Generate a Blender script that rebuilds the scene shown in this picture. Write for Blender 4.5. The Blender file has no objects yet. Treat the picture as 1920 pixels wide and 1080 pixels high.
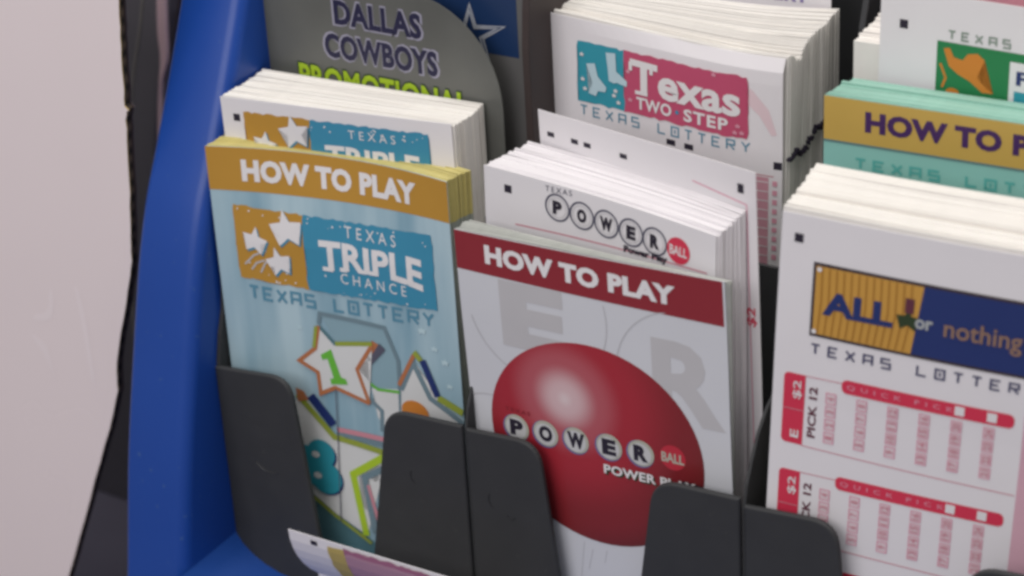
import bpy, bmesh, math, random
from mathutils import Matrix, Vector, Euler

random.seed(7)
S = 0.001                      # everything below is written in millimetres
sc = bpy.context.scene
col = sc.collection

# ------------------------------------------------------------------ camera, world, lamps
cam_d = bpy.data.cameras.new("camera")
cam = bpy.data.objects.new("camera", cam_d)
col.objects.link(cam)
sc.camera = cam
CX = Vector((0.8329849732382728, 0.5506750001297779, -0.053787346014648796))
CY = Vector((0.20255095099915033, -0.39396003909867794, -0.8965314271361082))
CZ = Vector((-0.5148875086934719, 0.7359025287532539, -0.4397025375933065))
m = Matrix((CX, -CY, -CZ)).transposed().to_4x4()
m.translation = Vector((356.0896, -480.3253, 271.5749)) * S
cam.matrix_world = m
cam_d.sensor_width = 36.0
cam_d.lens = 36.0 * 4157.4 / 1920
cam_d.clip_start = 0.01
cam_d.clip_end = 50
cam_d.dof.use_dof = True
cam_d.dof.focus_distance = 0.668
cam_d.dof.aperture_fstop = 12.0

w = bpy.data.worlds.new("World")
sc.world = w
w.use_nodes = True
w.node_tree.nodes["Background"].inputs[0].default_value = (0.98, 0.96, 1.0, 1)
w.node_tree.nodes["Background"].inputs[1].default_value = 0.20

def area(name, loc, target, sx, sy, power, color):
    d = bpy.data.lights.new(name, 'AREA')
    d.shape = 'RECTANGLE'; d.size = sx; d.size_y = sy; d.energy = power; d.color = color
    o = bpy.data.objects.new(name, d); col.objects.link(o)
    o.location = loc
    o.rotation_euler = (Vector(target) - Vector(loc)).to_track_quat('-Z', 'Y').to_euler()
    return o
area("ceiling_lamp", (0.25, -0.15, 1.5), (0, 0.05, 0), 1.6, 0.8, 17.0, (1.0, 0.975, 0.93))
area("front_fill_lamp", (-0.15, -1.6, 1.0), (0, 0, 0), 1.4, 1.0, 11.0, (1.0, 0.965, 0.985))  # added fill from the front, brightens the upright sheet faces

sc.view_settings.view_transform = 'Standard'
sc.view_settings.look = 'None'
sc.view_settings.exposure = 0.40
sc.view_settings.gamma = 1.0
sc.view_settings.use_curve_mapping = False
sc.cycles.filter_width = 3.1
sc.cycles.use_denoising = True

# ------------------------------------------------------------------ materials
def srgb(r, g, b):
    f = lambda c: (c / 255 / 12.92) if c / 255 <= 0.04045 else ((c / 255 + 0.055) / 1.055) ** 2.4
    return (f(r), f(g), f(b))

MATS = {}
def mat(name, c, rough=0.55, spec=0.4, var=0.05, scale=60.0, bump=0.0, metal=0.0, coat=0.0, specks=None):
    """plain surface with a little mottling, so nothing is perfectly uniform"""
    if name in MATS: return MATS[name]
    mm = bpy.data.materials.new(name); mm.use_nodes = True
    nt = mm.node_tree; b = nt.nodes["Principled BSDF"]
    tc = nt.nodes.new("ShaderNodeTexCoord")
    n = nt.nodes.new("ShaderNodeTexNoise"); n.inputs["Scale"].default_value = scale
    n.inputs["Detail"].default_value = 4
    nt.links.new(tc.outputs["Object"], n.inputs["Vector"])
    r = nt.nodes.new("ShaderNodeMapRange")
    r.inputs["To Min"].default_value = 1 - var; r.inputs["To Max"].default_value = 1 + var
    nt.links.new(n.outputs["Fac"], r.inputs["Value"])
    mx = nt.nodes.new("ShaderNodeVectorMath"); mx.operation = 'SCALE'
    mx.inputs[0].default_value = c
    nt.links.new(r.outputs[0], mx.inputs["Scale"])
    nt.links.new(mx.outputs[0], b.inputs["Base Color"])
    rr = nt.nodes.new("ShaderNodeMapRange")
    rr.inputs["To Min"].default_value = max(0, rough - 0.08); rr.inputs["To Max"].default_value = rough + 0.08
    nt.links.new(n.outputs["Fac"], rr.inputs["Value"]); nt.links.new(rr.outputs[0], b.inputs["Roughness"])
    b.inputs["Specular IOR Level"].default_value = spec
    b.inputs["Metallic"].default_value = metal
    b.inputs["Coat Weight"].default_value = coat
    if bump:
        bp = nt.nodes.new("ShaderNodeBump"); bp.inputs["Strength"].default_value = bump
        bp.inputs["Distance"].default_value = 0.0004
        nt.links.new(n.outputs["Fac"], bp.inputs["Height"]); nt.links.new(bp.outputs[0], b.inputs["Normal"])
    if specks:
        n2 = nt.nodes.new("ShaderNodeTexNoise"); n2.inputs["Scale"].default_value = 420; n2.inputs["Detail"].default_value = 2
        nt.links.new(tc.outputs["Object"], n2.inputs["Vector"])
        r2 = nt.nodes.new("ShaderNodeMapRange"); r2.inputs["From Min"].default_value = 0.70; r2.inputs["From Max"].default_value = 0.76
        nt.links.new(n2.outputs["Fac"], r2.inputs["Value"])
        m2 = nt.nodes.new("ShaderNodeMix"); m2.data_type = 'RGBA'
        m2.inputs[7].default_value = (*specks, 1)
        nt.links.new(r2.outputs[0], m2.inputs[0]); nt.links.new(mx.outputs[0], m2.inputs[6]); nt.links.new(m2.outputs[2], b.inputs["Base Color"])
    MATS[name] = mm
    return mm

def grad_mat(name, stops, centre, radius, rough=0.35, spec=0.4):
    """printed artwork with a radial blend (ink on paper), in the sheet's own coordinates"""
    mm = bpy.data.materials.new(name); mm.use_nodes = True
    nt = mm.node_tree; b = nt.nodes["Principled BSDF"]
    tc = nt.nodes.new("ShaderNodeTexCoord")
    mp = nt.nodes.new("ShaderNodeMapping")
    k = 1 / (radius * S)
    mp.inputs["Scale"].default_value = (k, 0, k)
    mp.inputs["Location"].default_value = (-centre[0] * S * k, 0, -centre[1] * S * k)
    nt.links.new(tc.outputs["Object"], mp.inputs["Vector"])
    ln = nt.nodes.new("ShaderNodeVectorMath"); ln.operation = 'LENGTH'
    nt.links.new(mp.outputs[0], ln.inputs[0])
    cr = nt.nodes.new("ShaderNodeValToRGB"); cr.color_ramp.interpolation = 'EASE'
    e = cr.color_ramp.elements
    while len(e) < len(stops): e.new(0.5)
    for i, (p, c) in enumerate(stops):
        e[i].position = p; e[i].color = (*c, 1)
    nt.links.new(ln.outputs["Value"], cr.inputs[0]); nt.links.new(cr.outputs[0], b.inputs["Base Color"])
    b.inputs["Roughness"].default_value = rough; b.inputs["Specular IOR Level"].default_value = spec
    return mm

paper = mat("white_paper", (0.78, 0.755, 0.77), 0.6, 0.3, 0.02, 90, 0.05)
paper_warm = mat("paper_edges", (0.80, 0.77, 0.725), 0.7, 0.2, 0.05, 200)
paper_lilac = mat("lilac_white_paper", (0.78, 0.75, 0.765), 0.6, 0.3, 0.02, 90, 0.05)
ink_black = mat("black_ink", (0.025, 0.02, 0.035), 0.5, 0.3)
ink_grey = mat("grey_ink", (0.10, 0.10, 0.14), 0.5, 0.3)
ink_white = mat("white_ink", (0.78, 0.76, 0.76), 0.5, 0.3)
black_plastic = mat("black_plastic", (0.036, 0.037, 0.039), 0.6, 0.35, 0.12, 120, 0.15, specks=(0.05, 0.05, 0.05))
blue_plastic = mat("blue_plastic", (0.009, 0.054, 0.29), 0.34, 0.45, 0.06, 25, 0.05, specks=(0.035, 0.09, 0.28))
pink_ink = mat("pink_ink", (0.72, 0.33, 0.42), 0.55, 0.3)
red_ink = mat("red_ink", (0.66, 0.04, 0.085), 0.45, 0.35)
magenta_ink = mat("magenta_ink", (0.53, 0.085, 0.165), 0.5, 0.3)
maroon_ink = mat("maroon_ink", (0.27, 0.025, 0.035), 0.4, 0.4)
ochre_ink = mat("ochre_ink", (0.50, 0.265, 0.04), 0.4, 0.4)
ochre_yellow = mat("yellow_ochre_ink", (0.56, 0.37, 0.085), 0.4, 0.4)
cyan_ink = mat("cyan_blue_ink", (0.05, 0.27, 0.42), 0.4, 0.4)
teal_ink = mat("teal_ink", (0.03, 0.30, 0.38), 0.45, 0.4)
teal_text = mat("pale_teal_ink", (0.10, 0.42, 0.38), 0.45, 0.4)
mint_ink = mat("mint_ink", (0.26, 0.55, 0.49), 0.45, 0.4)
navy_ink = mat("navy_ink", (0.018, 0.035, 0.15), 0.4, 0.4)
purple_ink = mat("dark_purple_ink", (0.06, 0.02, 0.11), 0.4, 0.4)
green_ink = mat("green_ink", (0.02, 0.21, 0.07), 0.45, 0.4)
orange_ink = mat("orange_ink", (0.62, 0.22, 0.03), 0.45, 0.4)
lime_ink = mat("lime_ink", (0.42, 0.60, 0.03), 0.45, 0.4)
green_digit = mat("leaf_green_ink", (0.14, 0.48, 0.05), 0.45, 0.4)
blue_text = mat("blue_grey_ink", (0.10, 0.27, 0.38), 0.45, 0.4)
ghost_ink = mat("pale_grey_ink", (0.52, 0.51, 0.52), 0.45, 0.4)
pale_red = mat("pale_red_ink", (0.60, 0.26, 0.31), 0.5, 0.3)

# ------------------------------------------------------------------ object helpers
def tag(o, label=None, cat=None, group=None, kind=None):
    if label: o["label"] = label
    if cat: o["category"] = cat
    if group: o["group"] = group
    if kind: o["kind"] = kind
    return o

def empty(name, label, cat, loc=(0, 0, 0), rot=None, group=None):
    o = bpy.data.objects.new(name, None); col.objects.link(o)
    o.empty_display_size = 0.01
    o.location = Vector(loc) * S
    if rot is not None: o.rotation_euler = rot.to_euler()
    return tag(o, label, cat, group)

def link(name, bm, mats, parent=None, smooth=False):
    me = bpy.data.meshes.new(name)
    bmesh.ops.recalc_face_normals(bm, faces=bm.faces)
    bm.to_mesh(me); bm.free()
    for x in (mats if isinstance(mats, (list, tuple)) else [mats]): me.materials.append(x)
    if smooth:
        for p in me.polygons: p.use_smooth = True
    o = bpy.data.objects.new(name, me); col.objects.link(o)
    if parent: o.parent = parent
    return o

def ypr(yaw, pitch, roll):
    return (Matrix.Rotation(math.radians(yaw), 3, 'Z') @ Matrix.Rotation(math.radians(pitch), 3, 'X')
            @ Matrix.Rotation(math.radians(roll), 3, 'Y'))

# lettering: built-in font, turned into flat polygons and fitted to a box
FONT = {}
def glyphs(s, bold, space):
    k = (s, bold, space)
    if k not in FONT:
        cu = bpy.data.curves.new("lettering", 'FONT')
        cu.body = s; cu.offset = bold; cu.space_character = space; cu.fill_mode = 'FRONT'; cu.dimensions = '2D'
        cu.resolution_u = 3
        o = bpy.data.objects.new("lettering", cu); col.objects.link(o)
        dg = bpy.context.evaluated_depsgraph_get()
        me = bpy.data.meshes.new_from_object(o.evaluated_get(dg))
        V = [(v.co.x, v.co.y) for v in me.vertices]; F = [tuple(p.vertices) for p in me.polygons]
        bpy.data.objects.remove(o); bpy.data.curves.remove(cu); bpy.data.meshes.remove(me)
        x0 = min(v[0] for v in V); x1 = max(v[0] for v in V); y0 = min(v[1] for v in V); y1 = max(v[1] for v in V)
        FONT[k] = ([((x - x0) / (x1 - x0), (y - y0) / (y1 - y0)) for x, y in V], F)
    return FONT[k]

class Part:
    """flat printed artwork on a sheet; collects polygons, then becomes ONE mesh"""
    def __init__(self, card, name, parent=None):
        self.card, self.name, self.parent = card, name, parent
        self.items = []; self.mats = []
    def _m(self, mt):
        if mt not in self.mats: self.mats.append(mt)
        return self.mats.index(mt)
    def raw(self, V, F, mt, layer):
        self.items.append((V, F, self._m(mt), layer)); return self
    def poly(self, pts, mt, layer=0):
        pts = [self.card.fix(*p) for p in pts]
        return self.raw(pts, [tuple(range(len(pts)))], mt, layer)
    def rect(self, u0, v0, u1, v1, mt, layer=0):
        return self.poly([(u0, v0), (u1, v0), (u1, v1), (u0, v1)], mt, layer)
    def rough_rect(self, u0, v0, u1, v1, mt, layer=0, j=0.35, step=1.6):
        pts = []
        def run(a, b):
            n = max(2, int(math.dist(a, b) / step))
            for i in range(n):
                t = i / n
                pts.append((a[0] + (b[0] - a[0]) * t + random.uniform(-j, j), a[1] + (b[1] - a[1]) * t + random.uniform(-j, j)))
        run((u0, v0), (u1, v0)); run((u1, v0), (u1, v1)); run((u1, v1), (u0, v1)); run((u0, v1), (u0, v0))
        return self.poly(pts, mt, layer)
    def round_rect(self, u0, v0, u1, v1, r, mt, layer=0, corners=(1, 1, 1, 1)):
        if u0 > u1: u0, u1 = u1, u0
        if v0 > v1: v0, v1 = v1, v0
        pts = []
        for k, (cx, cy, a0, px, py) in enumerate(((u0 + r, v0 + r, 180, u0, v0), (u1 - r, v0 + r, 270, u1, v0), (u1 - r, v1 - r, 0, u1, v1), (u0 + r, v1 - r, 90, u0, v1))):
            if corners[k]:
                for i in range(6):
                    a = math.radians(a0 + 90 * i / 5); pts.append((cx + r * math.cos(a), cy + r * math.sin(a)))
            else: pts.append((px, py))
        return self.poly(pts, mt, layer)
    def disc(self, cu, cv, r, mt, layer=0, n=28, ry=None):
        ry = ry or r
        cu, cv = self.card.fix(cu, cv)
        return self.raw([(cu + r * math.cos(2 * math.pi * i / n), cv + ry * math.sin(2 * math.pi * i / n)) for i in range(n)], [tuple(range(n))], mt, layer)
    def ring(self, cu, cv, r0, r1, mt, layer=0, n=32, a0=0, a1=360):
        cu, cv = self.card.fix(cu, cv)
        V = []; F = []
        full = abs(a1 - a0) >= 360
        c = n if full else n + 1
        for i in range(c):
            a = math.radians(a0 + (a1 - a0) * i / n)
            V += [(cu + r0 * math.cos(a), cv + r0 * math.sin(a)), (cu + r1 * math.cos(a), cv + r1 * math.sin(a))]
        for i in range(n):
            j = (i + 1) % c
            F.append((2 * i, 2 * i + 1, 2 * j + 1, 2 * j))
        return self.raw(V, F, mt, layer)
    def stroke(self, pts, wd, mt, layer=0, closed=False):
        pts = [self.card.fix(*p) for p in pts]
        n = len(pts); L = []; R = []
        for i in range(n):
            a = Vector(pts[i - 1] if (i or closed) else pts[0]); b = Vector(pts[i]); c = Vector(pts[(i + 1) % n] if (i < n - 1 or closed) else pts[-1])
            d1 = (b - a).normalized() if (b - a).length else None
            d2 = (c - b).normalized() if (c - b).length else None
            d1 = d1 or d2; d2 = d2 or d1
            nrm = Vector((-(d1 + d2).y, (d1 + d2).x))
            nrm = nrm.normalized() if nrm.length > 1e-6 else Vector((-d1.y, d1.x))
            k = wd / 2 / max(0.45, nrm.dot(Vector((-d1.y, d1.x))))
            L.append(tuple(b + nrm * k)); R.append(tuple(b - nrm * k))
        F = [(i, (i + 1) % n, n + (i + 1) % n, n + i) for i in range(n if closed else n - 1)]
        return self.raw(L + R, F, mt, layer)
    def star(self, cu, cv, R, r, mt, layer=0, rot=90):
        return self.poly([(cu + (R if i % 2 == 0 else r) * math.cos(math.radians(rot + 36 * i)), cv + (R if i % 2 == 0 else r) * math.sin(math.radians(rot + 36 * i))) for i in range(10)], mt, layer)
    def text(self, s, u0, v0, u1, v1, mt, layer=0, bold=0.0, space=1.0, rot=False, warp=None, dv=0.0):
        """fit the word to the box u0..u1, v0 (foot)..v1 (top); dv lowers its right end"""
        V, F = glyphs(s, bold, space)
        (u0, v0), (u1, v1) = self.card.fix(u0, v0), self.card.fix(u1, v1)
        out = []
        for x, y in V:
            if warp: x, y = warp(x, y)
            if rot: out.append((u1 - y * (u1 - u0), v0 + x * (v1 - v0)))
            else: out.append((u0 + x * (u1 - u0), v0 + y * (v1 - v0) - dv * x))
        return self.raw(out, F, mt, layer)
    BLOCK = {'T': [[(0, 1), (1, 1)], [(.5, .93), (.5, 0)]], 'E': [[(1, 1), (0, 1), (0, 0), (1, 0)], [(0, .5), (.8, .5)]],
             'X': [[(0, 0), (1, 1)], [(0, 1), (1, 0)]], 'A': [[(0, 0), (0, 1), (1, 1), (1, 0)], [(0, .45), (1, .45)]],
             'S': [[(1, 1), (0, 1), (0, .52), (1, .52), (1, 0), (0, 0)]], 'L': [[(0, 1), (0, 0), (1, 0)]],
             'O': [[(0, 0), (0, 1), (1, 1), (1, 0), (-.1, 0)], [(.5, .7), (.5, .3)]],
             'R': [[(0, 0), (0, 1), (1, 1), (1, .5), (0, .5)], [(.4, .5), (1, 0)]], 'Y': [[(0, 1), (.5, .5), (1, 1)], [(.5, .5), (.5, 0)]]}
    def block(self, s, u0, v0, u1, v1, mt, layer=0, lw=2.6, wd=0.7, dv=0.0):
        """evenly spaced square lettering"""
        pitch = (u1 - u0 - lw) / (len(s) - 1)
        for i, ch in enumerate(s):
            for k, st in enumerate(self.BLOCK.get(ch, [])):
                d = -dv * i / (len(s) - 1)
                self.stroke([(u0 + i * pitch + lw * x, v0 + d + wd / 2 + (v1 - v0 - wd) * y) for x, y in st], wd, mt, layer + 0.12 * k)
        return self
    def build(self):
        bm = bmesh.new()
        c = self.card
        for V, F, mi, layer in self.items:
            b2 = bmesh.new()
            vs = [b2.verts.new((x, 0, y)) for x, y in V]
            for f in F:
                try: b2.faces.new([vs[i] for i in f])
                except ValueError: pass
            bmesh.ops.triangulate(b2, faces=b2.faces)
            if c.bend:
                xs = [v[0] for v in V]; ys = [v[1] for v in V]
                if max(xs) - min(xs) > 3:
                    k = math.ceil(min(xs) / 4) * 4
                    while k < max(xs):
                        bmesh.ops.bisect_plane(b2, geom=b2.verts[:] + b2.edges[:] + b2.faces[:], plane_co=(k, 0, 0), plane_no=(1, 0, 0)); k += 4
                if max(ys) - min(ys) > 3:
                    k = math.ceil(min(ys) / 4) * 4
                    while k < max(ys):
                        bmesh.ops.bisect_plane(b2, geom=b2.verts[:] + b2.edges[:] + b2.faces[:], plane_co=(0, 0, k), plane_no=(0, 0, 1)); k += 4
            mp = {}
            for v in b2.verts:
                u, vv = v.co.x, v.co.z
                y = (c.bend(u, vv) if c.bend else 0) - 0.07 - 0.08 * layer
                mp[v] = bm.verts.new((u * S, y * S, (vv + c.H) * S))
            for f in b2.faces:
                nf = bm.faces.new([mp[v] for v in f.verts]); nf.material_index = mi
            b2.free()
        o = link(self.name, bm, self.mats, self.parent or c.root)
        return o

def sheet_bm(wd, H, th, bend=None, outline=None, split=None):
    """a sheet of card: front, back and cut edges; u right, z up from its foot"""
    bm = bmesh.new()
    if outline:
        front = [(x, y) for x, y in outline]
        b2 = bm
        vs = [b2.verts.new((x, 0, y)) for x, y in front]
        b2.faces.new(vs); bmesh.ops.triangulate(b2, faces=b2.faces)
    else:
        vs = [bm.verts.new(p) for p in ((0, 0, 0), (wd, 0, 0), (wd, 0, -H), (0, 0, -H))]
        bm.faces.new(vs)
    if bend:
        k = 4
        while k < wd:
            bmesh.ops.bisect_plane(bm, geom=bm.verts[:] + bm.edges[:] + bm.faces[:], plane_co=(k, 0, 0), plane_no=(1, 0, 0)); k += 4
        k = -4
        while k > -min(H, 60):
            bmesh.ops.bisect_plane(bm, geom=bm.verts[:] + bm.edges[:] + bm.faces[:], plane_co=(0, 0, k), plane_no=(0, 0, 1)); k -= 4
    if split:
        bmesh.ops.bisect_plane(bm, geom=bm.verts[:] + bm.edges[:] + bm.faces[:], plane_co=(0, 0, split), plane_no=(0, 0, 1))
    r = bmesh.ops.extrude_face_region(bm, geom=bm.faces[:])
    for e in r["geom"]:
        if isinstance(e, bmesh.types.BMVert): e.co.y += th
    if split:
        for f in bm.faces:
            if f.calc_center_median().z > split: f.material_index = 1
    for v in bm.verts:
        y = v.co.y + (bend(v.co.x, v.co.z) if bend else 0)
        v.co = Vector((v.co.x * S, y * S, (v.co.z + H) * S))
    return bm

class Card:
    def __init__(self, name, label, cat, pos, rot, wd, H, mt, bend=None, fix=None, outline=None, group=None, th=0.3):
        self.w, self.H, self.bend = wd, H, bend
        self.fix = fix or (lambda u, v: (u, v))
        M = ypr(*rot); self.M = M
        self.root = empty(name, label, cat, Vector(pos) + M @ Vector((0, 0, -H)), M, group)
        self.sheet = link("sheet", sheet_bm(wd, H, th, bend, outline), mt, self.root)
    def part(self, name, parent=None): return Part(self, name, parent)

def pile(name, label, cat, front, back, n, wd, H, mats, jx=0.5, jz=0.5, bend=None, split=None, group=None, profile=None, fan=0.0, pitch=0.0, roll=0.0, roll_fn=None, rumple=1.0):
    """a stack of loose sheets, each a mesh of its own; front/back = (x, y, z, yaw) of the first and last sheet"""
    x0, y0, z0, a0 = front; x1, y1, z1, a1 = back
    root = empty(name, label, cat, (x0, y0, z0 - H), ypr(a0, 0, 0), group)
    inv = (Matrix.Translation(Vector((x0, y0, z0 - H)) * S) @ ypr(a0, 0, 0).to_4x4()).inverted()
    step = math.dist((x0, y0), (x1, y1)) / max(1, n - 1)
    wx = wz = wa = 0
    for i in range(n):
        t = i / max(1, n - 1)
        wa = 0.75 * wa + random.uniform(-0.22, 0.22) * rumple
        cl = random.uniform(-0.9, 1.3) * rumple if random.random() < 0.35 else 0
        side = random.random() < 0.6
        def bd(u, v, a=wa, cl=cl, side=side):
            q = u / wd if side else 1 - u / wd
            return (bend(u, v) if bend else 0) + a * math.sin(math.pi * u / wd) * 1.6 + cl * max(0, q) ** 5 * max(0, 1 + v / 30)
        o = link("sheet", sheet_bm(wd, H, step * 1.02, bd, None, split), mats, root)
        wx = 0.6 * wx + random.uniform(-jx, jx); wz = 0.6 * wz + random.uniform(-jz, jz)
        z = z0 + (z1 - z0) * t + wz + (random.uniform(0.3, 1.5) * jz * 2.5 if random.random() < 0.09 else 0) + (profile(t) if profile else 0)
        Mw = Matrix.Translation(Vector((x0 + (x1 - x0) * t + wx, y0 + (y1 - y0) * t, z)) * S) @ ypr(a0 + (a1 - a0) * t, pitch, (roll_fn(t) if roll_fn else roll * (1 - t)) + random.uniform(-fan, fan)).to_4x4() @ Matrix.Translation(Vector((0, 0, -H)) * S)
        o.matrix_local = inv @ Mw
    return root

def prism(bm, pts, axis, a, b, bevel=0.0):
    """extrude a 2-D outline along an axis ('x': pts are (y,z); 'y': (x,z); 'z': (x,y))"""
    f = {'x': lambda p, k: (k, p[0], p[1]), 'y': lambda p, k: (p[0], k, p[1]), 'z': lambda p, k: (p[0], p[1], k)}[axis]
    A = [bm.verts.new(Vector(f(p, a)) * S) for p in pts]; B = [bm.verts.new(Vector(f(p, b)) * S) for p in pts]
    n = len(pts)
    fs = [bm.faces.new(A), bm.faces.new(B[::-1])]
    for i in range(n): fs.append(bm.faces.new((A[i], A[(i + 1) % n], B[(i + 1) % n], B[i])))
    bmesh.ops.recalc_face_normals(bm, faces=fs)
    if bevel:
        ed = [e for f in fs[:2] for e in f.edges]
        bmesh.ops.bevel(bm, geom=ed, offset=bevel * S, segments=3, profile=0.5, affect='EDGES')
    return bm

def tube(pts, r, n=8):
    bm = bmesh.new(); rings = []
    for i, p in enumerate(pts):
        p = Vector(p); d = (Vector(pts[min(i + 1, len(pts) - 1)]) - Vector(pts[max(i - 1, 0)])).normalized()
        a = d.orthogonal().normalized(); b = d.cross(a)
        rings.append([bm.verts.new((p + (a * math.cos(2 * math.pi * k / n) + b * math.sin(2 * math.pi * k / n)) * r) * S) for k in range(n)])
    for A, B in zip(rings, rings[1:]):
        for k in range(n): bm.faces.new((A[k], A[(k + 1) % n], B[(k + 1) % n], B[k]))
    return bm

def smooth_line(pts, n=6):
    out = []
    for i in range(len(pts) - 1):
        p0 = Vector(pts[max(i - 1, 0)]); p1 = Vector(pts[i]); p2 = Vector(pts[i + 1]); p3 = Vector(pts[min(i + 2, len(pts) - 1)])
        for k in range(n):
            t = k / n
            out.append(tuple(0.5 * ((2 * p1) + (p2 - p0) * t + (2 * p0 - 5 * p1 + 4 * p2 - p3) * t * t + (3 * p1 - p0 - 3 * p2 + p3) * t ** 3)))
    out.append(tuple(pts[-1]))
    return out

# ------------------------------------------------------------------ setting
counter_m = mat("dark_counter", (0.12, 0.112, 0.15), 0.3, 0.5, 0.15, 12)
bm = bmesh.new()
vs = [bm.verts.new(Vector(p) * S) for p in ((-900, -500, -236), (900, -500, -236), (900, 900, -236), (-900, 900, -236))]
bm.faces.new(vs)
tag(link("counter", bm, counter_m), kind="structure")
wall_m = mat("dark_wall", (0.035, 0.028, 0.03), 0.5, 0.3, 0.3, 5)
bm = bmesh.new(); prism(bm, [(-900, -236), (900, -236), (900, 900), (-900, 900)], 'y', 420, 440)
tag(link("wall", bm, wall_m), kind="structure")

# ------------------------------------------------------------------ the rack
rack = empty("slip_rack", "blue and black plastic rack with rows of pockets holding lottery papers", "rack", (0, 0, -236))
def rp(name, bm, mt, parent=None, smooth=False):
    o = link(name, bm, mt, None, smooth)
    par = parent or rack
    o.parent = par
    o.matrix_parent_inverse = Matrix.Translation(Vector((0, 0, 236)) * S) if par is rack else par.matrix_parent_inverse.copy()
    return o
prof = smooth_line([(48, 100), (38, 72), (28.5, 47.5), (17, 22), (6.5, 0), (-1, -15), (-8, -34), (-15.5, -60), (-25.5, -98), (-33, -135), (-42, -180), (-52, -236)], 5)
bm = bmesh.new()
# end panel: a curved front face with broad rounded corners, swept along its profile
N = 5
ring = []
for (y, z) in prof:
    r = 5.0
    row = [(-124.5, 200, z)]
    row.append((-124.5, y + 3, z))
    for k in range(N + 1):
        a = math.pi + math.pi / 2 * k / N
        row.append((-121.5 + 3 * math.cos(a), y + 3 + 3 * math.sin(a), z))
    row += [(-115, y - 0.35, z), (-109, y - 0.35, z)]
    for k in range(N + 1):
        a = 1.5 * math.pi + math.pi / 2 * k / N
        row.append((-98 - r + r * math.cos(a), y + r + r * math.sin(a), z))
    row.append((-98, y + 14, z)); row.append((-98, 200, z))
    ring.append([bm.verts.new(Vector(p) * S) for p in row])
for A, B in zip(ring, ring[1:]):
    for i in range(len(A) - 1): bm.faces.new((A[i], A[i + 1], B[i + 1], B[i]))
bm.faces.new(ring[0])
rp("side_panel", bm, blue_plastic, smooth=True)
# front tray, rising in a soft fillet where it meets the end panel
bm = bmesh.new(); rows = []
for x, lift in ((-98, 12), (-95, 8), (-91, 5), (-86, 2.6), (-80, 1), (-70, 0), (-52, -0.6), (-36, -1), (240, -1)):
    rows.append([bm.verts.new(Vector(p) * S) for p in ((x, -2, -145 + lift), (x, -18, -146 + lift), (x, -40, -147 + lift), (x, -60, -147.5 + lift * 0.9), (x, -64, -152), (x, -64, -200))])
for A, B in zip(rows, rows[1:]):
    for i in range(len(A) - 1): bm.faces.new((A[i], A[i + 1], B[i + 1], B[i]))
tray_m = mat("tray_blue_plastic", (0.009, 0.052, 0.25), 0.36, 0.45, 0.06, 25, 0.05)
rp("front_tray", bm, tray_m, smooth=True)

def flap(pts, r, name="front_flap", parent=None, y0=-5.2, y1=-3.2):
    """outline whose SECOND point is the rounded upper corner"""
    a, b, c = Vector(pts[0]), Vector(pts[1]), Vector(pts[2])
    d1 = (a - b).normalized(); d2 = (c - b).normalized()
    out = [tuple(a)]
    p0 = b + d1 * r; p2 = b + d2 * r
    for k in range(9):
        t = k / 8
        out.append(tuple(p0 * (1 - t) ** 2 + b * 2 * t * (1 - t) + p2 * t * t))
    out += [tuple(p) for p in pts[2:]]
    bm = bmesh.new(); prism(bm, out, 'y', y0, y1, 0.7)
    return rp(name, bm, black_plastic, parent)
def wall(x0, x1, prof, name="divider", parent=None, mt=None):
    bm = bmesh.new(); prism(bm, prof, 'x', x0, x1, 0.35); return rp(name, bm, mt or black_plastic, parent)
def plate(x0, x1, y0, y1, z0, z1, name, parent=None, mt=None):
    bm = bmesh.new(); prism(bm, [(x0, z0), (x1, z0), (x1, z1), (x0, z1)], 'y', y0, y1); return rp(name, bm, mt or black_plastic, parent)

flaps = [
    [(-98.2, -68.8), (-66.6, -65.4), (-60.9, -121), (-57, -160), (-98.2, -160)],
    [(1.7, -64.6), (-27.8, -66.4), (-37.7, -122), (-44, -160), (1.7, -160)],
    [(3.2, -65.2), (29.4, -63.3), (34.5, -107.5), (40, -160), (3.2, -160)],
    [(97.9, -62.4), (69.2, -64.2), (64.2, -99), (57, -160), (97.9, -160)],
    [(99.4, -64.3), (128.2, -61.6), (131.2, -96), (137, -160), (99.4, -160)],
    [(195, -60.5), (167.5, -63), (162, -99), (155, -160), (195, -160)],
]
for k, f in enumerate(flaps):
    fo = flap(f, 8.5)
mark_m = mat("moulding_mark", (0.016, 0.016, 0.018), 0.5, 0.3)
mark_l = mat("moulding_mark_pale", (0.045, 0.045, 0.043), 0.4, 0.4)  # paler colour for one of the moulding marks
for (cx, cz, r, a0, a1, mm_) in ((-16.5, -88, 3.2, 150, 240, mark_m), (13.5, -88, 3.4, 150, 235, mark_m), (-79, -96, 8, 225, 300, mark_l), (18.3, -91.5, 1.6, 200, 330, mark_m), (110, -89, 3.2, 150, 240, mark_m)):
    rp("moulding_mark", tube([(cx + r * math.cos(math.radians(a0 + (a1 - a0) * i / 10)), -5.25, cz + r * math.sin(math.radians(a0 + (a1 - a0) * i / 10))) for i in range(11)], 0.15, 6), mm_)
low = [(-4.2, -160), (-4.2, -66), (-2.5, -59), (1, -52), (4.5, -46), (10, -40), (24, -32), (44, -28), (44, -160)]
wall(1.9, 3.0, low)
wall(98.1, 99.2, low)
wall(-98.6, -96.6, [(-4.2, -160), (-4.2, -68), (-2, -58), (1, -50), (3, -40), (8, -30), (20, -18), (36, -12), (36, -160)])
plate(-98, 196, 44.2, 45.6, -160, -14, "back_plate")
plate(-98, -0.2, 36, 37, -160, -14, "back_plate")
hi = [(45.8, -100), (45.8, 40), (47, 52), (49, 64), (52, 72), (118, 80), (118, -100)]
wall(-3.2, -0.6, hi, mt=mat("brown_black_plastic", (0.045, 0.032, 0.030), 0.5, 0.4))
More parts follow.
